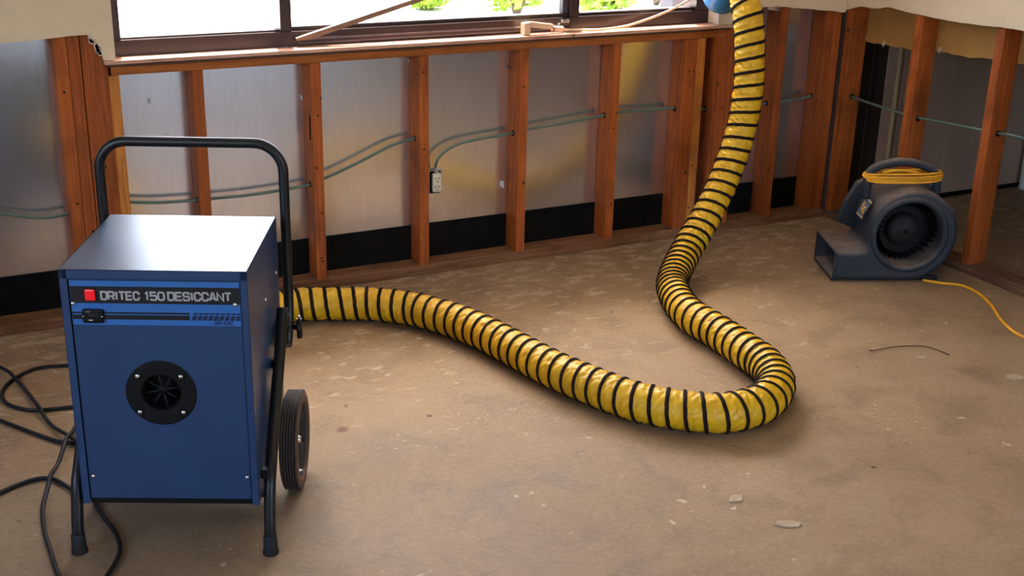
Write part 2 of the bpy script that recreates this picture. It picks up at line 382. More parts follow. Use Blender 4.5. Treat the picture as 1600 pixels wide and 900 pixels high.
# ------------------------------------------------------------------ back wall: foil sheathing, framing, drywall
WB = boxes('wall_back', [((-2.6, .089, 0), (3.16, .114, .8675)), ((-2.6, .089, .8675), (.018, .114, 2.44)), ((2.362, .089, .8675), (3.16, .114, 2.44)), ((.018, .089, 2.04), (2.362, .114, 2.44))], 'foil')
struct(WB, 'stripped wall with orange studs and foil sheathing below the window')
boxes('black_base_strip', [((-2.6, .0855, .038), (3.025, .0885, .172))], 'black_strip', WB)
S = .4064; A0 = .699
studs = [(-.168, -.127, 2.44, 'stud'), (-.1255, -.088, 2.44, 'stud'), (-.0865, -.0085, 2.44, 'stud'), (-.0075, .025, .828, 'stud_pale'),
         (A0 - S - .038, A0 - S, .828, 'stud'), (A0 - .038, A0, .828, 'stud'), (A0 + S - .038, A0 + S, .828, 'stud'), (A0 + 2 * S - .038, A0 + 2 * S, .828, 'stud'), (A0 + 3 * S - .038, A0 + 3 * S, .828, 'stud'),
         (2.213, 2.276, .828, 'stud'), (2.2775, 2.316, .828, 'stud_pale'), (2.366, 2.452, 2.44, 'stud'), (2.4535, 2.491, 2.44, 'stud'),
         (2.682, 2.722, 2.44, 'stud'), (2.925, 2.963, 2.44, 'stud'), (2.9645, 3.008, 2.44, 'stud'),
         (-.168 - S - .0, -.130 - S, 2.44, 'stud'), (-.168 - 2 * S, -.130 - 2 * S, 2.44, 'stud'), (-.168 - 3 * S, -.130 - 3 * S, 2.44, 'stud'), (-.168 - 4 * S, -.130 - 4 * S, 2.44, 'stud'), (-.168 - 5 * S, -.130 - 5 * S, 2.44, 'stud')]
for i, (x0, x1, z1, mt) in enumerate(studs):
    xc = (x0 + x1) / 2; h = z1 - .038
    o = box('stud', (x0 - xc, -.0445, 0), (x1 - xc, .0435, h), mt, WB, .0015)
    o.location = (xc, .0445, .038); o.rotation_euler = (0, random.uniform(-.002, .002), 0)
box('bottom_plate', (-2.6, -.002, 0), (3.02, .087, .038), 'plate', WB, .002)
box('rough_sill', (.0, -.001, .829), (2.40, .088, .866), 'stud_h', WB, .0015)
box('header', (.0, .0, 2.04), (2.365, .088, 2.16), 'stud_h', WB, .0015)
# ragged bottom edge of the drywall left of the window
def ragged(u0, u1, f, n, amp, sd):
    r = random.Random(sd); return [(u0 + (u1 - u0) * i / n, f(u0 + (u1 - u0) * i / n) + r.uniform(-amp, amp)) for i in range(n + 1)]
def interp(tab):
    def f(x):
        if x <= tab[0][0]: return tab[0][1]
        for (a, b), (c, d) in zip(tab, tab[1:]):
            if x <= c: return b + (d - b) * (x - a) / (c - a)
        return tab[-1][1]
    return f
left_cut = interp([(-2.6, .93), (-.6, .945), (-.33, .950), (-.19, .957), (-.13, .962), (-.085, .966), (-.055, .964)])
poly = [(-2.6, 2.44)] + [(-2.6, .93)] + ragged(-2.59, -.058, left_cut, 46, .0012, 3) + [(-.056, .958), (-.052, .945), (-.046, .944), (-.040, .936), (-.036, .938), (-.030, .925), (-.026, .922), (-.0245, .900), (-.022, .882), (-.018, .8805), (.014, .8805), (.014, 2.06), (2.356, 2.06), (2.356, .8805), (2.43, .8805)]
right_cut = interp([(2.44, .905), (2.50, .93), (2.56, .944), (2.66, .939), (2.74, .931), (2.86, .919), (2.95, .908), (3.006, .900)])
poly += ragged(2.44, 3.006, right_cut, 22, .0018, 5) + [(3.0115, .905), (3.0115, 2.44)]
DW = prism('drywall', poly, 'Y', -.0135, -.001, ['drywall', 'drywall_cut'], WB, 1)
box('drywall_return', (.0005, -.0008, .8805), (.0175, .0595, 2.04), 'drywall', WB); box('drywall_return', (2.3568, -.0008, .8805), (2.3657, .0595, 2.04), 'drywall', WB)
# torn paper and gypsum crumbs on the cut edge by the window
bm = bmesh.new()
for i in range(26):
    x = random.uniform(-.060, -.026); z = .962 - (x + .060) * 1.7 + random.uniform(-.012, .004); s = random.uniform(.003, .007)
    add_box(bm, (x - s, -.0150, z - s), (x + s, -.003, z + s), .001)
link('torn_drywall_edge', mesh_bm('torn_drywall_edge', bm), 'drywall_cut', WB)
bm = bmesh.new()
for i in range(34):
    x = random.uniform(2.5, 2.66); z = right_cut(x) - random.uniform(-.002, .010); s = random.uniform(.002, .006)
    add_box(bm, (x - s * 1.6, -.0130, z - s), (x + s * 1.6, -.003, z + s), .001)
link('torn_drywall_edge', mesh_bm('torn_drywall_edge', bm), 'drywall_cut', WB)
# small tears in the foil: white curled flaps
for x, z, w, h in ((.128, .722, .010, .020), (.653, .694, .009, .020), (1.452, .293, .018, .030), (.180, .606, .016, .008), (1.06, .80, .008, .012), (2.216, .775, .007, .016)):
    bm = bmesh.new(); v = [bm.verts.new(q) for q in ((x - w / 2, .0880, z + h / 2), (x + w / 2, .087, z + h / 3), (x + w / 3, .079, z - h / 2), (x - w / 4, .081, z - h / 3))]; bm.faces.new(v)
    bmesh.ops.solidify(bm, geom=list(bm.faces), thickness=.0006)
    link('foil_tear', mesh_bm('foil_tear', bm), 'white_strip', WB)
# saw notch in a stud side
box('stud_notch', (A0 - .0385, .016, .555), (A0 - .0372, .030, .642), 'hole', WB)
# drilled holes the cable runs through
def hole(x, z, y=.045, parent=WB): lathe('cable_hole', [(0, 0), (.011, 0), (.011, .0012), (0, .0012)], 'hole', parent, 12, axis_m((x, y, z), (-1, 0, 0)))
for x, z in ((A0 - S - .0381, .376), (A0 - .0381, .388), (A0 + S - .0381, .519), (A0 + 2 * S - .0381, .504), (A0 + 3 * S - .0381, .541), (2.2129, .541), (2.3659, .527), (2.6819, .528), (2.9249, .542)): hole(x, z)
r_ = random.Random(11)
for i in range(26):   # nail heads and old nail holes on the stud faces
    s_ = studs[r_.choice([0, 1, 2, 5, 6, 7, 8, 9, 10, 11, 13, 14])]; x = r_.uniform(s_[0] + .008, s_[1] - .008); z = r_.uniform(.1, .8)
    lathe('nail_hole', [(0, 0), (.0035, 0), (.0035, .0012), (0, .0012)], 'hole', WB, 8, axis_m((x, .0006, z), (0, -1, 0)))

# ------------------------------------------------------------------ window
WN = empty('window_1'); struct(WN, 'wide dark bronze framed window above the sill')
def fr(name, lo, hi, mat='frame'): return box(name, lo, hi, mat, WN, .002)
fr('frame_rail', (.018, .060, .8670), (2.362, .150, .930)); fr('frame_rail', (.020, .060, 1.99), (2.360, .150, 2.038))
fr('frame_jamb', (.020, .060, .930), (.050, .150, 1.99)); fr('frame_jamb', (2.296, .060, .930), (2.360, .150, 1.99))
fr('mullion', (.580, .058, .930), (.620, .150, 1.99)); fr('mullion', (1.715, .058, .930), (1.755, .150, 1.99))
fr('sash_rail', (.620, .072, .930), (1.715, .110, .944)); fr('sash_rail', (1.755, .072, .930), (2.296, .110, .942)); fr('sash_rail', (.05, .072, .930), (.58, .110, .936))
box('track', (.640, .0565, .899), (1.70, .0598, .907), 'frame_in', WN, .001)
box('track', (.640, .0570, .886), (1.70, .0598, .890), 'frame_in', WN, .001)
box('white_edge_strip', (1.690, .074, .944), (1.7145, .100, 1.99), 'post', WN, .001)
for a, b in ((.05, .58), (.62, 1.715), (1.755, 2.296)): box('pane', (a, .098, .936), (b, .102, 1.99), 'glass', WN)
SI = empty('trim_1'); struct(SI, 'reddish wooden window sill board catching the daylight')
box('sill_board', (-.022, -.022, .8665), (2.428, .0595, .8795), 'sill', SI, .003, 2)
# small apron moulding under the sill nose
box('sill_nosing', (-.012, -.0195, .8585), (2.420, -.0015, .8660), 'sill_edge', SI, .002)

# ------------------------------------------------------------------ right wall: open studs, cut drywall on both faces
WR = box('wall_right', (3.025, -6.6, 2.40), (3.114, -.001, 2.44), 'stud_h'); struct(WR, 'open stud partition with drywall cut away below')
for y0, y1 in ((-.045, -.006), (-.441, -.400), (-.850, -.811), (-.850 - S, -.811 - S), (-.850 - 2 * S, -.811 - 2 * S), (-.850 - 3 * S, -.811 - 3 * S), (-.850 - 5 * S, -.811 - 5 * S), (-.850 - 7 * S, -.811 - 7 * S), (-.850 - 9 * S, -.811 - 9 * S)):
    yc = (y0 + y1) / 2
    o = box('stud', (-.0445, y0 - yc, 0), (.0445, y1 - yc, 2.362), 'stud', WR, .0015); o.location = (3.0695, yc, .038); o.rotation_euler = (0, random.uniform(-.002, .002), random.uniform(-.01, .01))
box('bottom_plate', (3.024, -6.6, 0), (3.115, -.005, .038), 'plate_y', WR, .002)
cut = interp([(-6.6, .96), (-1.2, .962), (-.944, .959), (-.821, .956), (-.643, .945), (-.409, .947), (-.34, .951), (-.26, .956), (-.195, .940), (-.15, .934), (-.10, .940), (-.044, .921), (-.014, .912)])
poly = [(-6.6, 2.43), (-6.6, .96)] + ragged(-6.59, -1.3, cut, 30, .0015, 8) + ragged(-1.28, -.014, cut, 40, .0016, 9) + [(-.014, 2.43)]
prism('drywall', poly, 'X', 3.012, 3.0245, ['drywall', 'drywall_cut'], WR, 1)
cut2 = interp([(-6.6, .82), (-.9, .822), (-.724, .816), (-.60, .803), (-.532, .802), (-.49, .806), (-.432, .796), (-.328, .784), (-.199, .783), (-.046, .778), (-.005, .776)])
poly = [(-6.6, 2.43), (-6.6, .82)] + ragged(-6.59, -1.3, cut2, 30, .002, 18) + ragged(-1.28, -.006, cut2, 46, .003, 19) + [(-.005, 2.43)]
prism('drywall_backing', poly, 'X', 3.1150, 3.1275, ['kraft', 'drywall_cut'], WR, 1)
for y, z in ((-.035, .782), (-.46, .800), (-.15, .776)):
    bm = bmesh.new(); v = [bm.verts.new(q) for q in ((3.113, y, z + .022), (3.112, y - .014, z + .02), (3.108, y - .008, z - .004), (3.111, y + .004, z - .002))]; bm.faces.new(v); bmesh.ops.solidify(bm, geom=list(bm.faces), thickness=.0006)
    link('paper_shred', mesh_bm('paper_shred', bm), 'white_strip', WR)
for y, z in ((-.0462, .546), (-.4422, .531), (-.8512, .559)):
    lathe('cable_hole', [(0, 0), (.012, 0), (.012, .0012), (0, .0012)], 'hole', WR, 12, axis_m((3.07, y, z), (0, -1, 0)))

# ------------------------------------------------------------------ next room seen through the studs
WA = box('wall_adjoining', (3.128, .035, 0), (6.6, .12, 2.44), 'grey_panel'); struct(WA, 'grey boarded wall of the next room behind the studs')
box('dark_upright', (3.132, .005, 0), (3.300, .034, 2.40), 'dark_panel', WA, .002)  # upright boxes in one dark brown, next to the partition
box('dark_upright', (3.205, -.004, 0), (3.226, .004, 2.40), 'dark_panel', WA, .002)
box('door_casing', (3.302, .006, 0), (3.362, .034, 2.40), 'grey_panel', WA, .002)
box('casing_edge', (3.363, -.004, 0), (3.376, .034, 2.40), 'pale_trim', WA, .001)
box('casing_strip', (3.378, .012, 0), (3.425, .034, 2.40), 'grey_panel', WA, .002)
for a, b in ((3.428, 3.716), (3.719, 4.02), (4.023, 4.8), (4.803, 5.6)): box('wall_panel', (a, .018, .020), (b, .034, 2.40), 'grey_panel', WA, .0015)
BA = box('baseboard_adjoining', (3.43, .012, 0), (6.5, .0175, .018), 'black_strip'); struct(BA, 'thin black strip at the foot of the grey wall')
PW = lathe('white_pipe', [(0, 0), (.032, 0), (.030, .01), (.028, .05), (.030, .20), (.027, .6), (.027, 2.40), (0, 2.40)], 'white_strip', None, 20, Matrix.Translation((4.262, -.03, 0)))
tag(PW, 'white vertical pipe standing in the next room at the right edge', 'pipe')

# ------------------------------------------------------------------ desiccant dehumidifier on its cart
BW, BD, BH, ZB = .401, .4035, .5686, .1276
DH = empty('dehumidifier', (-.11986, -1.35182, 0), -.45097)
tag(DH, 'blue cabinet dehumidifier on a black wheeled tube cart with looped handle', 'dehumidifier')
OX, OY = -BW / 2, -BD / 2
def dbox(name, lo, hi, mat, parent=DH, bevel=0, seg=1):
    return box(name, (lo[0] + OX, lo[1] + OY, lo[2]), (hi[0] + OX, hi[1] + OY, hi[2]), mat, parent, bevel, seg)
def dp(x, y, z): return Vector((x + OX, y + OY, z))
# folded sheet-metal shell: two sides, top, back, with front flanges standing 5 mm proud of the inset front panel
bm = bmesh.new(); t = .0015; zt = ZB + BH; zlo = ZB
for lo, hi in (((0, 0, zlo), (t, BD, zt)), ((BW - t, 0, zlo), (BW, BD, zt)), ((0, 0, zt - t), (BW, BD, zt)), ((0, BD - t, zlo), (BW, BD, zt)),
               ((0, 0, zlo), (.0165, t, zt)), ((BW - .0155, 0, zlo), (BW, t, zt)), ((0, 0, zt - .021), (BW, t, zt)), ((0, .004, zlo + .009), (BW, BD, zlo + .011))):
    add_box(bm, dp(*lo), dp(*hi))
link('cabinet_shell', mesh_bm('cabinet_shell', bm), 'blue', DH)
def holed_panel(name, x0, x1, z0, z1, y0, y1, cx, cz, r, mat, parent, n=48):
    bm = bmesh.new(); A = {}
    for y in (y0, y1):
        inn, outr = [], []
        for k in range(n):
            a = 2 * PI * (k + .5) / n; dx, dz = math.cos(a), math.sin(a)
            s = min(((x1 - cx) if dx > 0 else (cx - x0)) / max(abs(dx), 1e-9), ((z1 - cz) if dz > 0 else (cz - z0)) / max(abs(dz), 1e-9))
            inn.append(bm.verts.new(dp(cx + r * dx, y, cz + r * dz))); outr.append([cx + s * dx, cz + s * dz])
        for qx, qz in ((x0, z0), (x0, z1), (x1, z0), (x1, z1)):     # snap the nearest outline point to each corner
            k = min(range(n), key=lambda i: (outr[i][0] - qx) ** 2 + (outr[i][1] - qz) ** 2); outr[k] = [qx, qz]
        A[y] = (inn, [bm.verts.new(dp(a, y, b)) for a, b in outr])
    for k in range(n):
        k2 = (k + 1) % n
        for y in (y0, y1): bm.faces.new((A[y][0][k], A[y][0][k2], A[y][1][k2], A[y][1][k]))
        bm.faces.new((A[y0][0][k], A[y0][0][k2], A[y1][0][k2], A[y1][0][k])); bm.faces.new((A[y0][1][k], A[y0][1][k2], A[y1][1][k2], A[y1][1][k]))
    return link(name, mesh_bm(name, bm), mat, parent)
FP = holed_panel('front_panel', .0185, .3835, .1405, .6725, .0045, .0062, .197, .407, .044, 'blue', DH)
boxes('panel_shadow_gap', [(dp(*a), dp(*b)) for a, b in (((.0160, .0063, .1300), (.0230, .0085, .6760)), ((.3790, .0063, .1300), (.3860, .0085, .6760)), ((.0160, .0063, .6680), (.3860, .0085, .6760)), ((.0160, .0063, .1300), (.3860, .0085, .1450)))], 'vent', DH)
dbox('bottom_kick', (.0170, .0030, .1285), (.3850, .0044, .1400), 'vent', DH)
BL = dbox('label_band', (.0195, .0036, .5685), (.3825, .0044, .6700), 'band', FP)
LB = dbox('name_plate', (.0205, .0024, .6190), (.3815, .0035, .6575), 'label_black', FP)
dbox('stripe', (.0200, .0031, .5945), (.2720, .0035, .5985), 'label_black', FP)
dbox('stripe', (.0200, .0031, .5815), (.2720, .0035, .5920), 'label_black', FP)
# broken-up stripes: slanted dark blocks
bm = bmesh.new()
for i in range(9):
    x0 = .2755 + i * .0118
    for z0, z1 in ((.5815, .5920), (.5945, .5985)):
        k = .35; a = x0 + (z0 - .5815) * k; b = x0 + (z1 - .5815) * k; w = .0094
        prism_bm(bm, [(a + OX, z0), (min(a + w, .382) + OX, z0), (min(b + w, .382) + OX, z1), (b + OX, z1)], 'Y', .0031 + OY, .0035 + OY)
link('hatched_stripe', mesh_bm('hatched_stripe', bm), 'ink', FP)
# stroke lettering (square, wide, heavy capitals)
c_ = .22
GL = {'D': [[(0, 0), (0, 1), (.78, 1), (1, 1 - c_), (1, c_), (.78, 0), (-.02, 0)]], 'R': [[(0, 0), (0, 1), (.8, 1), (1, .85), (1, .58), (.8, .44), (0, .44)], [(.6, .44), (1, 0)]],
      'I': [[(.5, 0), (.5, 1)]], 'T': [[(-.02, 1), (1.02, 1)], [(.5, 1), (.5, 0)]], 'E': [[(1, 1), (0, 1), (0, 0), (1, 0)], [(0, .5), (.9, .5)]],
      'C': [[(1, .66), (1, 1 - c_), (.8, 1), (.2, 1), (0, 1 - c_), (0, c_), (.2, 0), (.8, 0), (1, c_), (1, .34)]],
      'S': [[(1, .74), (1, .85), (.84, 1), (.16, 1), (0, .85), (0, .64), (.16, .52), (.84, .50), (1, .38), (1, .15), (.84, 0), (.16, 0), (0, .15), (0, .28)]],
      'A': [[(0, 0), (.42, 1), (.58, 1), (1, 0)], [(.2, .3), (.8, .3)]], 'N': [[(0, 0), (0, 1), (1, 0), (1, 1)]], 'Z': [[(0, 1), (1, 1), (0, 0), (1, 0)]], '-': [[(.1, .5), (.9, .5)]],
      '1': [[(.1, .76), (.62, 1), (.62, 0)]], '5': [[(.96, 1), (.06, 1), (.02, .56), (.82, .58), (1, .44), (1, .16), (.82, 0), (.16, 0), (0, .14)]],
      '0': [[(.2, 1), (.8, 1), (1, 1 - c_), (1, c_), (.8, 0), (.2, 0), (0, c_), (0, 1 - c_), (.2, 1)]]}
def ribbon(bm, pl, th, y0, y1):
    n = len(pl); P = [Vector((a, b)) for a, b in pl]; closed = (P[0] - P[-1]).length < 1e-6; Lf, Rt = [], []
    for i in range(n):
        if closed: a, b = P[(i - 1) % (n - 1)], P[(i + 1) % (n - 1)] if i < n - 1 else P[1]
        else: a, b = P[max(i - 1, 0)], P[min(i + 1, n - 1)]
        d1 = (P[i] - a); d2 = (b - P[i])
        d1 = d1.normalized() if d1.length > 1e-9 else d2.normalized(); d2 = d2.normalized() if d2.length > 1e-9 else d1
        n1 = Vector((-d1.y, d1.x)); n2 = Vector((-d2.y, d2.x)); mm = n1 + n2
        mm = mm.normalized() if mm.length > 1e-6 else n1
        k = min(1 / max(.35, mm.dot(n1)), 1.8) * th / 2
        Lf.append(P[i] + mm * k); Rt.append(P[i] - mm * k)
    for i in range(n - 1): prism_bm(bm, [Lf[i], Lf[i + 1], Rt[i + 1], Rt[i]], 'Y', y0, y1)
def text_mesh(name, words, z0, z1, th, y0, y1, mat, parent, slant=0):
    bm = bmesh.new()
    for word, u0, u1, gap in words:
        adv = {'I': .34, '1': .62, '-': .5}; tot = sum(adv.get(ch, 1) for ch in word) + gap * (len(word) - 1); k = (u1 - u0 - th) / tot; x = u0 + th / 2; h = z1 - z0 - th
        for ch in word:
            w = adv.get(ch, 1) * k
            for pl in GL[ch]:
                ribbon(bm, [(x + a * w + slant * b * h + OX, z0 + th / 2 + b * h) for a, b in pl], th, y0 + OY, y1 + OY)
            x += w + gap * k
    return link(name, mesh_bm(name, bm), mat, parent)
text_mesh('lettering', [('DRITEC', .0840, .1690, .30), ('150', .1775, .2225, .32), ('DESICCANT', .2270, .3655, .30)], .6262, .6478, .0042, .0017, .0024, 'text', LB)
text_mesh('maker_lettering', [('DRI-EAZ', .3240, .3650, .35)], .5712, .5800, .0017, .0030, .0036, 'ink', BL, .2)
# red rocker lamp
LM = dbox('power_lamp', (.0520, -.0030, .6265), (.0735, .0023, .6515), 'led', DH, .003, 2)
dbox('lamp_bezel', (.0495, .0005, .6240), (.0760, .0022, .6540), 'label_black', LM, .001)
# hour-meter switch plate
SWP = dbox('switch_plate', (.0430, -.0025, .5745), (.0880, .0030, .6060), 'vent', DH, .005, 2)
dbox('meter_window', (.0545, -.0032, .5905), (.0765, -.0024, .5975), 'label_black', SWP); dbox('meter_mark', (.0560, -.0033, .5800), (.0645, -.0025, .5830), 'text', SWP); dbox('meter_mark', (.0505, -.0033, .6000), (.0600, -.0025, .6012), 'text', SWP)
def screw(x, y, z, d, r=.0052, parent=DH):
    lathe('screw', [(0, .0042), (r * .55, .0038), (r, .0016), (r, 0), (0, 0)], 'chrome', parent, 12, axis_m(dp(x, y, z), d))
for x, z in ((.0455, .5905), (.0855, .5905)): screw(x, -.0025, z, (0, -1, 0), .0026, SWP)
for x, z in ((.0235, .6175), (.3715, .6190), (.0280, .1969), (.3760, .1969)): screw(x, .0040, z, (0, -1, 0))
for y, z in ((.199, .556), (.36, .566), (.30, .36)): screw(BW, y, z, (1, 0, 0), .0042)
# round inlet vent with finned throat
VT = lathe('inlet_vent', [(.040, -.036), (.0425, -.002), (.045, .0012), (.060, .0016), (.076, .0014), (.0785, .000), (.0785, -.003)], 'vent', DH, 48, axis_m(dp(.197, .0035, .4070), (0, -1, 0)), False)
lathe('vent_throat', [(0, -.034), (.043, -.034), (.043, -.030), (.012, -.030), (.012, -.016), (0, -.014)], 'vent', VT, 24, axis_m(dp(.197, .0035, .4070), (0, -1, 0)))
for k in range(8):
    a = k * PI / 4 + .2; d = Vector((math.cos(a), 0, math.sin(a))); p = dp(.197, .020, .407)
    tube('vent_fin', [p + d * .010, p + d * .042], .0016, 'rubber', VT, 6)
for x, z in ((.1490, .4495), (.2440, .4495), (.2440, .3620), (.1480, .3620)): screw(x, -.0015, z, (0, -1, 0), .0058, VT)
dbox('back_panel', (.006, BD + .0002, .145), (BW - .006, BD + .003, .690), 'vent', DH)
# rear outlet collar
lathe('outlet_collar', [(0, 0), (.052, 0), (.052, .05), (.048, .05), (.048, .004)], 'vent', DH, 28, axis_m(dp(.2, BD + .003, .36), (0, 1, 0)))
# cart: two bent side tubes with feet, cross tubes, U-shaped handle, wheels
HX0, HX1 = -.0205, .4215
for hx, sgn in ((HX0, -1), (HX1, 1)):
    pts = [(hx, .000, .012), (hx, .004, .06), (hx, .016, .110), (hx, .034, .165), (hx, .070, .210), (hx, .130, .278), (hx, .200, .351), (hx, .262, .416), (hx, .300, .465), (hx, .315, .492)]
    L_ = tube('side_tube', [dp(*p) for p in pts], .0140, 'black_tube', DH, 14, .012)
    lathe('rubber_foot', [(0, 0), (.0185, 0), (.0190, .004), (.0165, .018), (.0160, .046), (.0130, .050), (.0120, .050)], 'rubber', L_, 20, Matrix.Translation(dp(hx, .000, 0)))
    # bracket joining tube to cabinet and handle
    b_ = hx - sgn * .010
    dbox('frame_bracket', (min(hx, b_) - .003, .290, .418), (max(hx, b_) + .003, .428, .450), 'black_tube', DH, .003)
    dbox('mounting_lug', (min(hx, hx - sgn * .019), .235, .362), (max(hx, hx - sgn * .019), .262, .386), 'black_tube', DH, .002)
    dbox('mounting_lug', (min(hx, hx - sgn * .019), .030, .176), (max(hx, hx - sgn * .019), .056, .200), 'black_tube', DH, .002)
def arc(cx, cz, r, a0, a1, n, y): return [(cx + r * math.cos(a0 + (a1 - a0) * i / n), y, cz + r * math.sin(a0 + (a1 - a0) * i / n)) for i in range(n + 1)]
rr = .070; zt_ = .8755; yh = .418
hp = [(HX0, yh - .055, .372), (HX0, yh - .02, .405), (HX0, yh - .004, .44), (HX0, yh, .50), (HX0, yh, .65)] + arc(HX0 + rr, zt_ - rr, rr, PI, PI / 2, 12, yh) + arc(HX1 - rr, zt_ - rr, rr, PI / 2, 0, 12, yh) + [(HX1, yh, .65), (HX1, yh, .50), (HX1, yh - .004, .44), (HX1, yh - .02, .405), (HX1, yh - .055, .372)]
tube('handle', [dp(*p) for p in hp], .0125, 'black_tube', DH, 16)
tube('cross_tube', [dp(.004, .418, .30), dp(.397, .418, .30)], .010, 'black_tube', DH, 12); tube('cross_tube', [dp(HX0, .07, .118), dp(HX1, .07, .118)], .010, 'black_tube', DH, 12)
# clamp knob on the handle: stem, boss and wing
KN = lathe('clamp_knob', [(0, 0), (.0075, 0), (.0075, .016), (.011, .016), (.011, .024), (0, .024)], 'black_tube', DH, 16, axis_m(dp(HX1 + .004, .398, .408), (1, 0, 0)))
dbox('knob_wing', (HX1 + .020, .390, .378), (HX1 + .034, .406, .432), 'black_tube', KN, .005, 2)
lathe('knob_stud', [(0, 0), (.004, 0), (.004, .006), (0, .007)], 'chrome', KN, 10, axis_m(dp(HX1 + .027, .398, .432), (0, 0, 1)))
# wheels and axle
WY, WR_ = .330, .127
tube('axle', [dp(-.062, WY, WR_), dp(.463, WY, WR_)], .007, 'black_tube', DH, 12)
for x0, d in ((.4135, 1), (-.0125, -1)):
    prof = [(.030, .004), (.092, .004), (.100, .000), (.116, .000)]
    for k in range(6):   # ribbed tread
        h = .003 + k * .0068; prof += [(.1235, h), (.127, h + .0012), (.127, h + .0040), (.1235, h + .0056)]
    prof += [(.118, .0435), (.106, .0450), (.098, .0435), (.094, .036), (.090, .018), (.034, .014)]
    wh = lathe('wheel', prof, 'tread', DH, 48, axis_m(dp(x0, WY, WR_), (d, 0, 0)))
    lathe('tyre_sidewall', [(.1262, .0405), (.1190, .0444), (.106, .0458), (.0975, .0446), (.0955, .040)], 'hub', wh, 48, axis_m(dp(x0, WY, WR_), (d, 0, 0)))
    lathe('wheel_disc', [(0, .028), (.016, .028), (.020, .024), (.030, .018), (.0935, .020)], 'rubber', wh, 36, axis_m(dp(x0, WY, WR_), (d, 0, 0)))
    lathe('hub_cap', [(0, .040), (.008, .039), (.011, .030), (.011, .024)], 'chrome', wh, 16, axis_m(dp(x0, WY, WR_), (d, 0, 0)))
    lathe('valve_stem', [(0, .026), (.003, .026), (.004, .010), (.004, 0)], 'chrome', wh, 8, axis_m(dp(x0, WY + .0, WR_) + Vector((d * .020, -.040, -.068)), (d, 0, 0)))

# ------------------------------------------------------------------ yellow spiral duct
DU = empty('air_duct', (.9, -1.0, 0)); tag(DU, 'long yellow flexible duct with dark spiral rib snaking to the window', 'duct')
R0 = .0560; ZC = .0605
dpts = [(-.0366, -1.1560, .36), (.000, -1.085, .345), (.055, -.960, .290), (.105, -.800, .190), (.150, -.620, .095), (.205, -.430, .063), (.315, -.295, ZC), (.410, -.262, ZC),
        (.504, -.264, ZC), (.613, -.306, ZC), (.726, -.356, ZC), (.836, -.451, ZC), (.880, -.520, ZC), (.945, -.658, ZC), (.991, -.852, ZC), (1.033, -1.085, ZC), (1.095, -1.285, ZC), (1.151, -1.405, ZC), (1.252, -1.516, ZC),
        (1.344, -1.565, ZC), (1.470, -1.555, ZC), (1.584, -1.475, ZC), (1.648, -1.348, ZC), (1.664, -1.218, ZC), (1.676, -1.056, ZC), (1.680, -.900, ZC), (1.728, -.745, ZC), (1.815, -.590, .066),
        (1.955, -.462, .118), (2.085, -.400, .228), (2.195, -.358, .372), (2.266, -.334, .537), (2.298, -.314, .705), (2.305, -.285, .871), (2.304, -.250, .985), (2.306, -.190, 1.055), (2.318, -.125, 1.075)]
dc = [Vector(p) - DU.location for p in dpts]
path = smooth_path(dc, .0036); Td, Nd = frames(path); SEG = 72
# phase of the spiral: tighter where the duct is bunched at the foot of the rise
ph = [0.0]
for i in range(1, len(path)):
    w = path[i] + DU.location; bunch = math.exp(-((w.x - 1.84) ** 2 + (w.y + .58) ** 2 + (w.z - .10) ** 2) / .05)
    corner = math.exp(-((w.x - 1.62) ** 2 + (w.y + 1.40) ** 2) / .03)
    pitch = .0480 - .016 * bunch - .006 * corner
    if w.z > .5: pitch = .051
    ph.append(ph[-1] + (path[i] - path[i - 1]).length / pitch)
bm = bmesh.new(); rings = []
for i, p in enumerate(path):
    B = Td[i].cross(Nd[i]); ring = []
    for k in range(SEG):
        th = 2 * PI * k / SEG; f = (ph[i] - k / SEG) % 1.0; e = min(f, 1 - f) * 2            # e: 0 on the rib, 1 midway
        turn = math.floor(ph[i] - k / SEG)
        rad = R0 + .0022 * (1 - min(1, e / .22)) - .0018 * math.sin(PI * min(1, e))
        wr = noise.noise(Vector((th * 2.3 + f * 3.2, turn * 1.7, f * 1.1))) + .6 * noise.noise(Vector((th * 5.5 + f * 7.0, turn * 3.1, f * 2.0)))
        rad += .0034 * wr * min(1, e * 1.6) + (.0030 * abs(math.sin(th * 6.5 + f * 4.5 + 2.2 * noise.noise(Vector((th * 1.5, turn * .9, 0))))) ** .7 - .0018) * min(1, e * 1.5)
        ring.append(bm.verts.new(p + (Nd[i] * math.cos(th) + B * math.sin(th)) * rad))
    rings.append(ring)
for a, b in zip(rings, rings[1:]):
    for k in range(SEG):
        bm.faces.new((a[k], a[(k + 1) % SEG], b[(k + 1) % SEG], b[k])).smooth = True
bm.faces.new(rings[0][::-1])
link('fabric_sleeve', mesh_bm('fabric_sleeve', bm), 'fabric', DU)
bm = bmesh.new(); prev = None; NS = 30; total = int(ph[-1] * NS); j = 0
for q in range(NS, total - NS):
    # point on the helix with angle th and phase = whole turns + th / 2pi
    target = q / NS
    while j < len(ph) - 2 and ph[j + 1] < target: j += 1
    tt = (target - ph[j]) / (ph[j + 1] - ph[j]); p = path[j].lerp(path[j + 1], tt); T_ = Td[j].lerp(Td[j + 1], tt).normalized(); N_ = Nd[j].lerp(Nd[j + 1], tt).normalized(); B_ = T_.cross(N_)
    th = 2 * PI * (target % 1.0); rd = N_ * math.cos(th) + B_ * math.sin(th)
    wv = .0006 * math.sin(q * 2.1)
    sec = [p + rd * (R0 + .0008) + T_ * (.0062 + wv), p + rd * (R0 + .0036) + T_ * .0040, p + rd * (R0 + .0044), p + rd * (R0 + .0036) - T_ * .0040, p + rd * (R0 + .0008) - T_ * (.0062 - wv)]
    cur = [bm.verts.new(v) for v in sec]
    if prev:
        for k in range(4): bm.faces.new((prev[k], prev[k + 1], cur[k + 1], cur[k])).smooth = True
    prev = cur
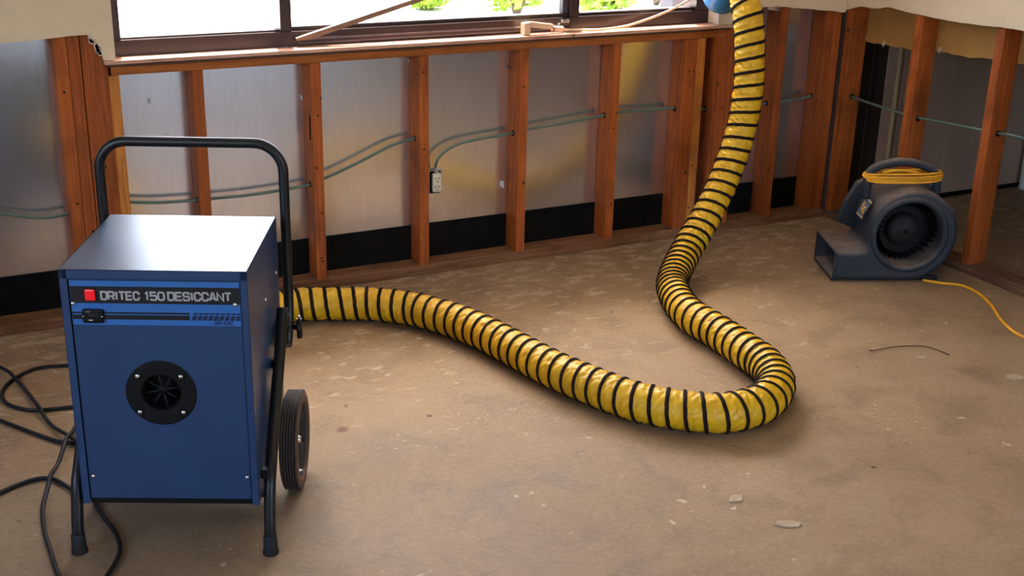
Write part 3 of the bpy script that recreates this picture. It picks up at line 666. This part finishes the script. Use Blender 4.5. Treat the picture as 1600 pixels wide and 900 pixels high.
link('spiral_rib', mesh_bm('spiral_rib', bm), 'rib', DU)

# blue adapter between the duct and the window opening
AD = lathe('duct_adapter', [(0, .004), (.060, .0), (.072, .0), (.0765, .012), (.0740, .045), (.066, .085), (.0625, .125), (.0600, .128)], 'adapter', None, 28, axis_m((2.348, -.022, .990), Vector((-.035, -.115, .075))))
tag(AD, 'blue tapered collar joining the yellow duct to the window', 'duct collar')

# ------------------------------------------------------------------ carpet-dryer style air mover
AM = empty('air_mover', (2.477, -.698, 0), math.radians(-25.5)); tag(AM, 'dusty slate blue snail-shell air mover blower by the right-hand studs', 'blower')
CX, CZ = .276, .189
Md = axis_m((CX, 0, CZ), (0, 1, 0))
# volute: snail-shaped profile with rounded rims, open mouth on the left and a round inlet in the near face
prof2 = [(x, .120 + .0000 * x) for x in (0, .03, .06, .09)] + [(.112, .124), (.124, .134)]
for i in range(49):
    th = math.radians(190 - (190 + 90) * i / 48); k = i / 48; R = .151 + .038 * min(1, k * 1.55) - .003 * k
    prof2.append((CX + R * math.cos(th), CZ + R * math.sin(th)))
prof2 += [(x, .003) for x in (.23, .18, .13, .09, .06, .03, 0)]
n2 = len(prof2)
def inset(d):
    out = []
    for i, pt in enumerate(prof2):
        a = Vector(prof2[max(i - 1, 0)]); b = Vector(prof2[min(i + 1, n2 - 1)]); tn = (b - a).normalized(); q = Vector(pt) + Vector((tn.y, -tn.x)) * d
        out.append((max(q.x, 0.0), q.y))
    return out
bm = bmesh.new(); loops = []
for y, d in ((0, .020), (.002, .011), (.008, .004), (.018, 0), (.238, 0), (.250, .006), (.257, .020)):
    loops.append([bm.verts.new((x, y, z)) for x, z in inset(d)])
for la, lb in zip(loops, loops[1:]):
    for k in range(n2 - 1): bm.faces.new((la[k], la[k + 1], lb[k + 1], lb[k])).smooth = True
bm.faces.new(loops[-1])
NC = 48; circ = [bm.verts.new((CX + .136 * math.cos(2 * PI * k / NC), 0, CZ + .136 * math.sin(2 * PI * k / NC))) for k in range(NC)]
ed = [bm.edges.new((circ[k], circ[(k + 1) % NC])) for k in range(NC)]
for k in range(n2 - 1): ed.append(bm.edges.get((loops[0][k], loops[0][k + 1])))
ed.append(bm.edges.get((loops[0][-1], loops[0][0])) or bm.edges.new((loops[0][-1], loops[0][0])))
bmesh.ops.triangle_fill(bm, use_beauty=True, edges=ed)
link('volute_housing', mesh_bm('volute_housing', bm), 'mover', AM)
lathe('inlet_ring', [(.124, .100), (.124, .012), (.126, .000), (.131, -.006), (.138, -.007), (.145, -.004), (.150, .001)], 'mover', AM, 56, Md)
lathe('inlet_back', [(0, .100), (.124, .100)], 'vent', AM, 32, Md)
MOT = lathe('fan_motor', [(0, .050), (.020, .050), (.026, .054), (.050, .060), (.062, .074), (.064, .100)], 'rubber', AM, 32, Md)
lathe('motor_boss', [(0, .044), (.008, .044), (.010, .050)], 'vent', MOT, 12, Md)
for k in range(30):
    a = 2 * PI * k / 30; d = Vector((math.cos(a), 0, math.sin(a))); tdir = Vector((-math.sin(a), 0, math.cos(a))); c0 = Vector((CX, 0, CZ))
    bm = bmesh.new(); vs_ = [bm.verts.new(c0 + d * r2 + tdir * o2 + Vector((0, y2, 0))) for r2, o2, y2 in ((.096, 0, .040), (.116, .010, .040), (.116, .010, .099), (.096, 0, .099))]; bm.faces.new(vs_); bmesh.ops.solidify(bm, geom=list(bm.faces), thickness=.0012)
    link('fan_blade', mesh_bm('fan_blade', bm), 'rubber', MOT)
# outlet snout: hollow tapered box, mouth on the left
bm = bmesh.new()
def ringv(x, z0, z1, y0, y1, rd):
    pts = []
    for cy, cz, a0 in ((y1 - rd, z1 - rd, 0), (y0 + rd, z1 - rd, PI / 2), (y0 + rd, z0 + rd, PI), (y1 - rd, z0 + rd, 3 * PI / 2)):
        for i in range(5): a = a0 + i * PI / 8; pts.append((x, cy + rd * math.cos(a), cz + rd * math.sin(a)))
    return [bm.verts.new(q) for q in pts]
secs = [(.010, .003, .120, -.002, .262, .016), (.003, .002, .124, -.006, .266, .016), (-.003, .003, .122, -.004, .264, .015), (-.001, .013, .112, .006, .254, .010), (.05, .014, .110, .010, .252, .010), (.17, .016, .110, .016, .246, .010)]
prev = None
for s_ in secs:
    cur = ringv(*s_)
    if prev:
        for k in range(20): bm.faces.new((prev[k], prev[(k + 1) % 20], cur[(k + 1) % 20], cur[k])).smooth = True
    prev = cur
bm.faces.new(prev)
link('outlet_rim', mesh_bm('outlet_rim', bm, False), 'mover', AM)
# rear flange, side foot, handle
poly = [(CX + .196 * math.cos(a) * (1.06 if k % 2 else 1), CZ + .196 * math.sin(a) * (1.0)) for k, a in enumerate([math.radians(x) for x in (-60, -25, 0, 25, 50, 75, 105, 135, 160, 185)])]
prism('rear_flange', poly, 'Y', .222, .262, 'mover', AM)
box('side_foot', (.440, .120, .150), (.492, .245, .262), 'mover', AM, .012, 3)
box('base_skid', (.10, .03, .0), (.42, .05, .016), 'rubber', AM, .004); box('base_skid', (.10, .20, .0), (.42, .22, .016), 'rubber', AM, .004)
HD = tube('carry_handle', smooth_path([(.128, .115, .300), (.126, .115, .375), (.140, .115, .412), (.190, .115, .436), (.255, .115, .444), (.320, .115, .436), (.372, .115, .412), (.392, .115, .375), (.396, .115, .300)], .012), .017, 'mover', AM, 14)
# coiled yellow cord wound round the handle roots
for k, (z, rx, ry, ph0) in enumerate(((.384, .146, .044, 0), (.391, .150, .040, .5), (.398, .148, .046, 1.1), (.404, .144, .041, 1.9), (.379, .140, .048, .8))):
    pts = [(.259 + rx * math.copysign(abs(math.cos(a)) ** .7, math.cos(a)), .115 + ry * math.copysign(abs(math.sin(a)) ** .7, math.sin(a)), z + .006 * math.sin(a + ph0)) for a in [2 * PI * i / 48 for i in range(49)]]
    tube('cord_loop', pts, .0042, 'cord_yellow', AM, 8)
tube('cord_loop', smooth_path([(.175, .085, .410), (.22, .080, .420), (.27, .080, .418), (.31, .085, .408)], .01), .0042, 'cord_yellow', AM, 8)
# worn maker's sticker on the drum, dark with an orange scrawl and pale edges
def drum_patch(name, a0, a1, y0, y1, off, mat, parent=AM, n=8):
    bm = bmesh.new(); prev = None; R = .179 + off
    for i in range(n + 1):
        a = math.radians(a0 + (a1 - a0) * i / n); cur = [bm.verts.new((CX + R * math.cos(a), y, CZ + R * math.sin(a))) for y in (y0, y1)]
        if prev: bm.faces.new((prev[0], prev[1], cur[1], cur[0]))
        prev = cur
    return link(name, mesh_bm(name, bm), mat, parent)
STK = drum_patch('sticker', 143, 164, .052, .122, .0012, 'label_black')
drum_patch('sticker_edge', 141.5, 144, .050, .124, .0016, 'chip', STK); drum_patch('sticker_edge', 162.5, 165, .050, .124, .0016, 'chip', STK)
for a0, a1, y0, y1 in ((156, 160, .060, .074), (150, 158, .076, .082), (153, 157, .084, .094), (148, 156, .096, .101), (147, 152, .103, .113), (150, 153, .068, .074)): drum_patch('sticker_scrawl', a0, a1, y0, y1, .0020, 'cord_yellow', STK, 3)

# ------------------------------------------------------------------ cords on the floor
def cord(name, pts, r, mat, label, step=.012, z=None):
    o = tube(name, [(p[0], p[1], p[2] if len(p) > 2 else r + .0008) for p in pts], r, mat, None, 10, step); return tag(o, label, 'cord', 'black cords on the floor left of the cabinet' if name == 'power_cord' else None)
cord('yellow_power_cord', [(2.80, -.84), (2.838, -.892), (2.890, -.940), (2.892, -1.021), (2.838, -1.143), (2.762, -1.255), (2.714, -1.345), (2.698, -1.42), (2.713, -1.567), (2.78, -1.75), (2.86, -2.05), (2.80, -2.6), (2.62, -3.3), (2.70, -4.2), (2.60, -5.4), (2.72, -6.5)], .0055, 'cord_yellow', 'yellow power cord trailing over the concrete beside the blower')
rc = .0056
cord('power_cord', [(-.212, -.357), (-.271, -.342), (-.35, -.327), (-.42, -.374), (-.467, -.453), (-.470, -.539), (-.438, -.599), (-.391, -.635), (-.302, -.652), (-.254, -.665)], rc, 'cord_black', 'black cord lying in an open loop left of the blue cabinet')
cord('power_cord', [(-.56, -.02, .0065), (-.499, -.157, .0065), (-.456, -.28, .010), (-.436, -.352, .018), (-.416, -.430, .010), (-.396, -.570, .012), (-.390, -.632, .018), (-.372, -.747, .008), (-.337, -.874, .020), (-.302, -.951, .008), (-.26, -1.04, .0065)], rc, 'cord_black', 'black cord running diagonally across the open cord loop toward the blue cabinet')
cord('power_cord', [(-.66, -.46), (-.54, -.59), (-.496, -.659), (-.44, -.75), (-.378, -.846), (-.334, -.887), (-.293, -.900), (-.24, -.93)], rc, 'cord_black', 'black cord entering from the left edge just below the open loop')
cord('power_cord', [(-.294, -.743, .0065), (-.330, -.845, .020), (-.352, -.892, .026), (-.387, -.99, .012), (-.418, -1.068, .018), (-.432, -1.118, .012), (-.457, -1.211, .0065), (-.468, -1.321, .0065), (-.468, -1.428, .0065), (-.466, -1.53, .0065), (-.449, -1.615, .0065), (-.409, -1.622, .0065), (-.360, -1.56, .0065), (-.324, -1.481, .0065), (-.319, -1.397, .0065), (-.332, -1.303, .0065), (-.335, -1.22, .0065), (-.29, -1.12, .0065)], rc, 'cord_black', 'black cord hanging in a long loop past the left foot of the cart')
cord('power_cord', [(-.70, -1.20), (-.589, -1.112), (-.542, -1.085), (-.494, -1.061), (-.446, -1.050), (-.41, -1.071), (-.383, -1.130), (-.365, -1.19), (-.33, -1.10), (-.28, -1.05)], rc, 'cord_black', 'lowest black cord from the left edge, arching to the cart foot')

# ------------------------------------------------------------------ green wiring in the walls
def cable(pts, label): return tag(tube('electrical_cable', pts, .0058, 'cable', None, 8, .02), label, 'cable', 'green cables threaded through the studs')
cable([(-1.3, .045, .42), (-.8, .045, .40), (-.452, .045, .408), (-.376, .045, .403), (-.262, .045, .374), (-.182, .045, .376), (-.05, .045, .40), (.035, .045, .393), (.130, .045, .381), (.260, .045, .376), (.462, .045, .374), (.659, .045, .387), (.710, .045, .402), (.845, .045, .450), (.970, .045, .500), (1.04, .045, .516), (1.077, .045, .519), (1.10, .045, .518), (1.120, .050, .500), (1.124, .055, .43), (1.126, .052, .402)], 'green cable threaded through the left studs, rising to the outlet stud')
cable([(1.150, .046, .395), (1.152, .045, .410), (1.157, .045, .428), (1.188, .045, .458), (1.254, .045, .484), (1.361, .045, .496), (1.470, .045, .504), (1.539, .045, .513), (1.694, .045, .525), (1.879, .045, .541), (1.950, .045, .548), (2.139, .045, .546), (2.296, .045, .539), (2.377, .045, .527), (2.524, .045, .528), (2.76, .045, .528), (2.98, .045, .545)], 'green cable rising from the outlet box and running right behind the duct')
cable([(3.07, -.020, .546), (3.07, -.202, .537), (3.07, -.389, .533), (3.07, -.597, .545), (3.07, -.828, .559), (3.07, -.972, .568), (3.07, -1.5, .56), (3.07, -2.2, .55)], 'green cable threaded through the right-hand stud partition')

# electrical outlet screwed to a stud
OU = empty('electrical_outlet', (1.137, .022, .312)); tag(OU, 'ivory duplex outlet in a metal box on the third window stud', 'outlet')
bm = bmesh.new()
for lo, hi in (((-.030, -.018, 0), (-.0285, .030, .088)), ((.0205, -.012, .004), (.022, .030, .084)), ((-.030, .028, 0), (.022, .030, .088)), ((-.030, -.014, 0), (.022, .030, .0015)), ((-.030, -.014, .0865), (.022, .030, .088))): add_box(bm, lo, hi)
link('metal_box', mesh_bm('metal_box', bm), 'galv', OU)
box('box_interior', (-.0284, -.006, .002), (.0204, .027, .086), 'hole', OU)
RC = box('receptacle', (-.016, -.024, .006), (.018, -.007, .078), 'plastic_white', OU, .005, 2)
box('yoke_tab', (-.008, -.018, .0785), (.010, -.014, .095), 'galv', OU, .001)
for z in (.058, .026):
    for x in (-.006, .006): box('slot', (x - .0013, -.0246, z - .004), (x + .0013, -.0238, z + .005), 'hole', RC)
    lathe('slot', [(0, 0), (.0026, 0), (.0026, .0008), (0, .0008)], 'hole', RC, 8, axis_m((0, -.0239, z - .011), (0, -1, 0)))

# ------------------------------------------------------------------ things on the window sill
SZ = .8797
CR = empty('window_crank', (1.505, .020, SZ)); tag(CR, 'beige enamel window crank handle lying on the sill', 'crank handle')
box('crank_base', (-.014, -.014, 0), (.014, .018, .044), 'crank', CR, .005, 2)
bm = bmesh.new(); prism_bm(bm, [(-.006, .046), (.012, .048), (.112, .034), (.112, .016), (.014, .026), (-.004, .030)], 'Y', -.009, .009); bmesh.ops.bevel(bm, geom=list(bm.edges), offset=.0015, segments=1, affect='EDGES')
link('crank_arm', mesh_bm('crank_arm', bm), 'crank', CR)
lathe('crank_knob', [(0, 0), (.008, 0), (.0115, .006), (.0115, .040), (.008, .048), (0, .048)], 'crank', CR, 16, axis_m((.112, 0, .0155), (1, 0, -.04)))
lathe('knob_collar', [(.009, 0), (.0128, 0), (.0128, .006), (.009, .006)], 'stick', CR, 16, axis_m((.111, 0, .0155), (1, 0, -.04)))
cord('beige_cord', [(1.672, .020, SZ + .010), (1.75, .018, SZ + .006), (1.833, .012, SZ + .005), (1.93, .010, SZ + .012), (2.006, .014, SZ + .026), (2.123, .020, .936), (2.256, .030, .985), (2.33, .036, 1.03)], .0046, 'crank', 'thin beige cord lifting from the sill across the right window pane', .012)
LT = empty('window_latch', (1.690, .052, .903)); tag(LT, 'small shiny metal latch at the foot of the right window mullion', 'latch')
box('latch_plate', (-.030, -.004, 0), (.018, .0055, .010), 'chrome', LT, .002); box('latch_lever', (-.022, -.012, .010), (.010, .002, .020), 'chrome', LT, .003, 2)
lathe('latch_pivot', [(0, 0), (.006, 0), (.006, .010), (0, .012)], 'chrome', LT, 12, Matrix.Translation((.010, -.004, .010)))
bm = bmesh.new(); a = Vector((.628, .044, .8975)); b = Vector((1.66, .044, 1.176)); d = (b - a).normalized(); n_ = Vector((-d.z, 0, d.x))
for f_ in (0,):
    pl = [(a.x, a.z + .004), (a.x + .050, a.z + .006), (b.x, b.z - .006), (b.x, b.z + .006), (a.x + .0, a.z + .012)]
    prism_bm(bm, pl, 'Y', .034, .054)
ST = link('wooden_bar', mesh_bm('wooden_bar', bm), 'stick'); tag(ST, 'thin brown bar leaning diagonally across the middle window pane', 'bar')

# ------------------------------------------------------------------ crumbs and scraps on the slab
def chip(x, y, w, d, rz, label, sd):
    r = random.Random(sd); n = 16; poly = [(w / 2 * math.cos(2 * PI * i / n) * r.uniform(.68, 1.1), d / 2 * math.sin(2 * PI * i / n) * r.uniform(.7, 1.1)) for i in range(n)]
    o = prism('mortar_flake', poly, 'Z', 0, .004, 'chip'); o.location = (x, y, 0); o.rotation_euler = (0, 0, rz); return tag(o, label, 'flake', 'pale flakes on the slab')
chip(1.178, -2.046, .075, .034, -.55, 'long pale flake on the floor nearest the bottom right', 1)
chip(1.136, -1.889, .050, .032, .3, 'rounded pale flake on bare floor below the duct bend', 2)
chip(2.41, -1.64, .060, .040, -.3, 'pale flake on the floor at the right edge below the yellow cord', 3)
chip(2.25, -1.400, .040, .026, -.5, 'small pale flake lying beside the dark twig', 4)
TW = tube('twig', [(2.130, -1.285, .004), (2.147, -1.293, .005), (2.232, -1.301, .006), (2.315, -1.333, .006), (2.341, -1.38, .005), (2.348, -1.424, .004)], .0022, 'twig', None, 6, .01); tag(TW, 'thin dark curved twig on the concrete right of the duct', 'twig')

# ------------------------------------------------------------------ outdoors
GO = box('ground_outside', (-60, .13, -.30), (70, 90, -.16), 'ground'); struct(GO, 'pale sunlit paving outside the window')
def shrub(x, y, rx, rz, mat, label, sd, nleaf=1700):
    r = random.Random(sd); root = empty('shrub', (x, y, -.16)); tag(root, label, 'shrub', 'shrubs outside the window')
    bm = bmesh.new()
    lobes = [(r.uniform(-.6, .6) * rx, r.uniform(-.6, .6) * rx, r.uniform(.25, .8) * rz * 2, r.uniform(.35, .6) * rx) for _ in range(9)]
    for i in range(nleaf):
        lx, ly, lz, lr = r.choice(lobes); v = Vector((r.gauss(0, 1), r.gauss(0, 1), r.gauss(0, 1))).normalized() * lr * r.uniform(.6, 1.05)
        c = Vector((lx, ly, max(.04, lz))) + v
        if c.z < .03: c.z = r.uniform(.03, .2)
        a = Vector((r.gauss(0, 1), r.gauss(0, 1), r.gauss(0, 1))).normalized(); b = a.orthogonal().normalized(); s = r.uniform(.035, .075)
        bm.faces.new([bm.verts.new(c + q) for q in (a * s, b * s * .5, -a * s, -b * s * .5)])
    link('foliage', mesh_bm('foliage', bm, False), mat, root)
    bm = bmesh.new()
    for lx, ly, lz, lr in lobes: tube_bm(bm, [(0, 0, 0), (lx * .4, ly * .4, max(.1, lz * .5)), (lx, ly, max(.15, lz))], [.03, .022, .010], 6)
    link('stems', mesh_bm('stems', bm), 'bark', root)
for x, y, rx, rz, mt, lb in ((5.10, 7.00, .40, .42, 'leaf_a', 'yellow-green shrub outside, just left of the dark right-hand mullion'), (6.02, 6.60, .42, .45, 'leaf_a', 'bright yellow-green shrub filling the left half of the right window pane'),
                             (6.98, 7.35, .46, .50, 'leaf_b', 'green shrub in the right window pane beside the grey post'), (4.50, 7.75, .26, .22, 'leaf_a', 'small faint shrub out on the bright paving in the middle pane')): shrub(x, y, rx, rz, mt, lb, int(x * 10))
PO = empty('porch_post', (3.33, 1.55, -.16)); tag(PO, 'lavender grey square post just outside the right window pane', 'post')
box('post_shaft', (-.165, -.06, 0), (.0, .06, 3.0), 'post', PO, .004); box('white_edge', (-.045, -.067, 0), (-.018, -.0605, 3.0), 'white_strip', PO); box('post_base', (-.185, -.08, 0), (.02, .08, .06), 'post', PO, .004)
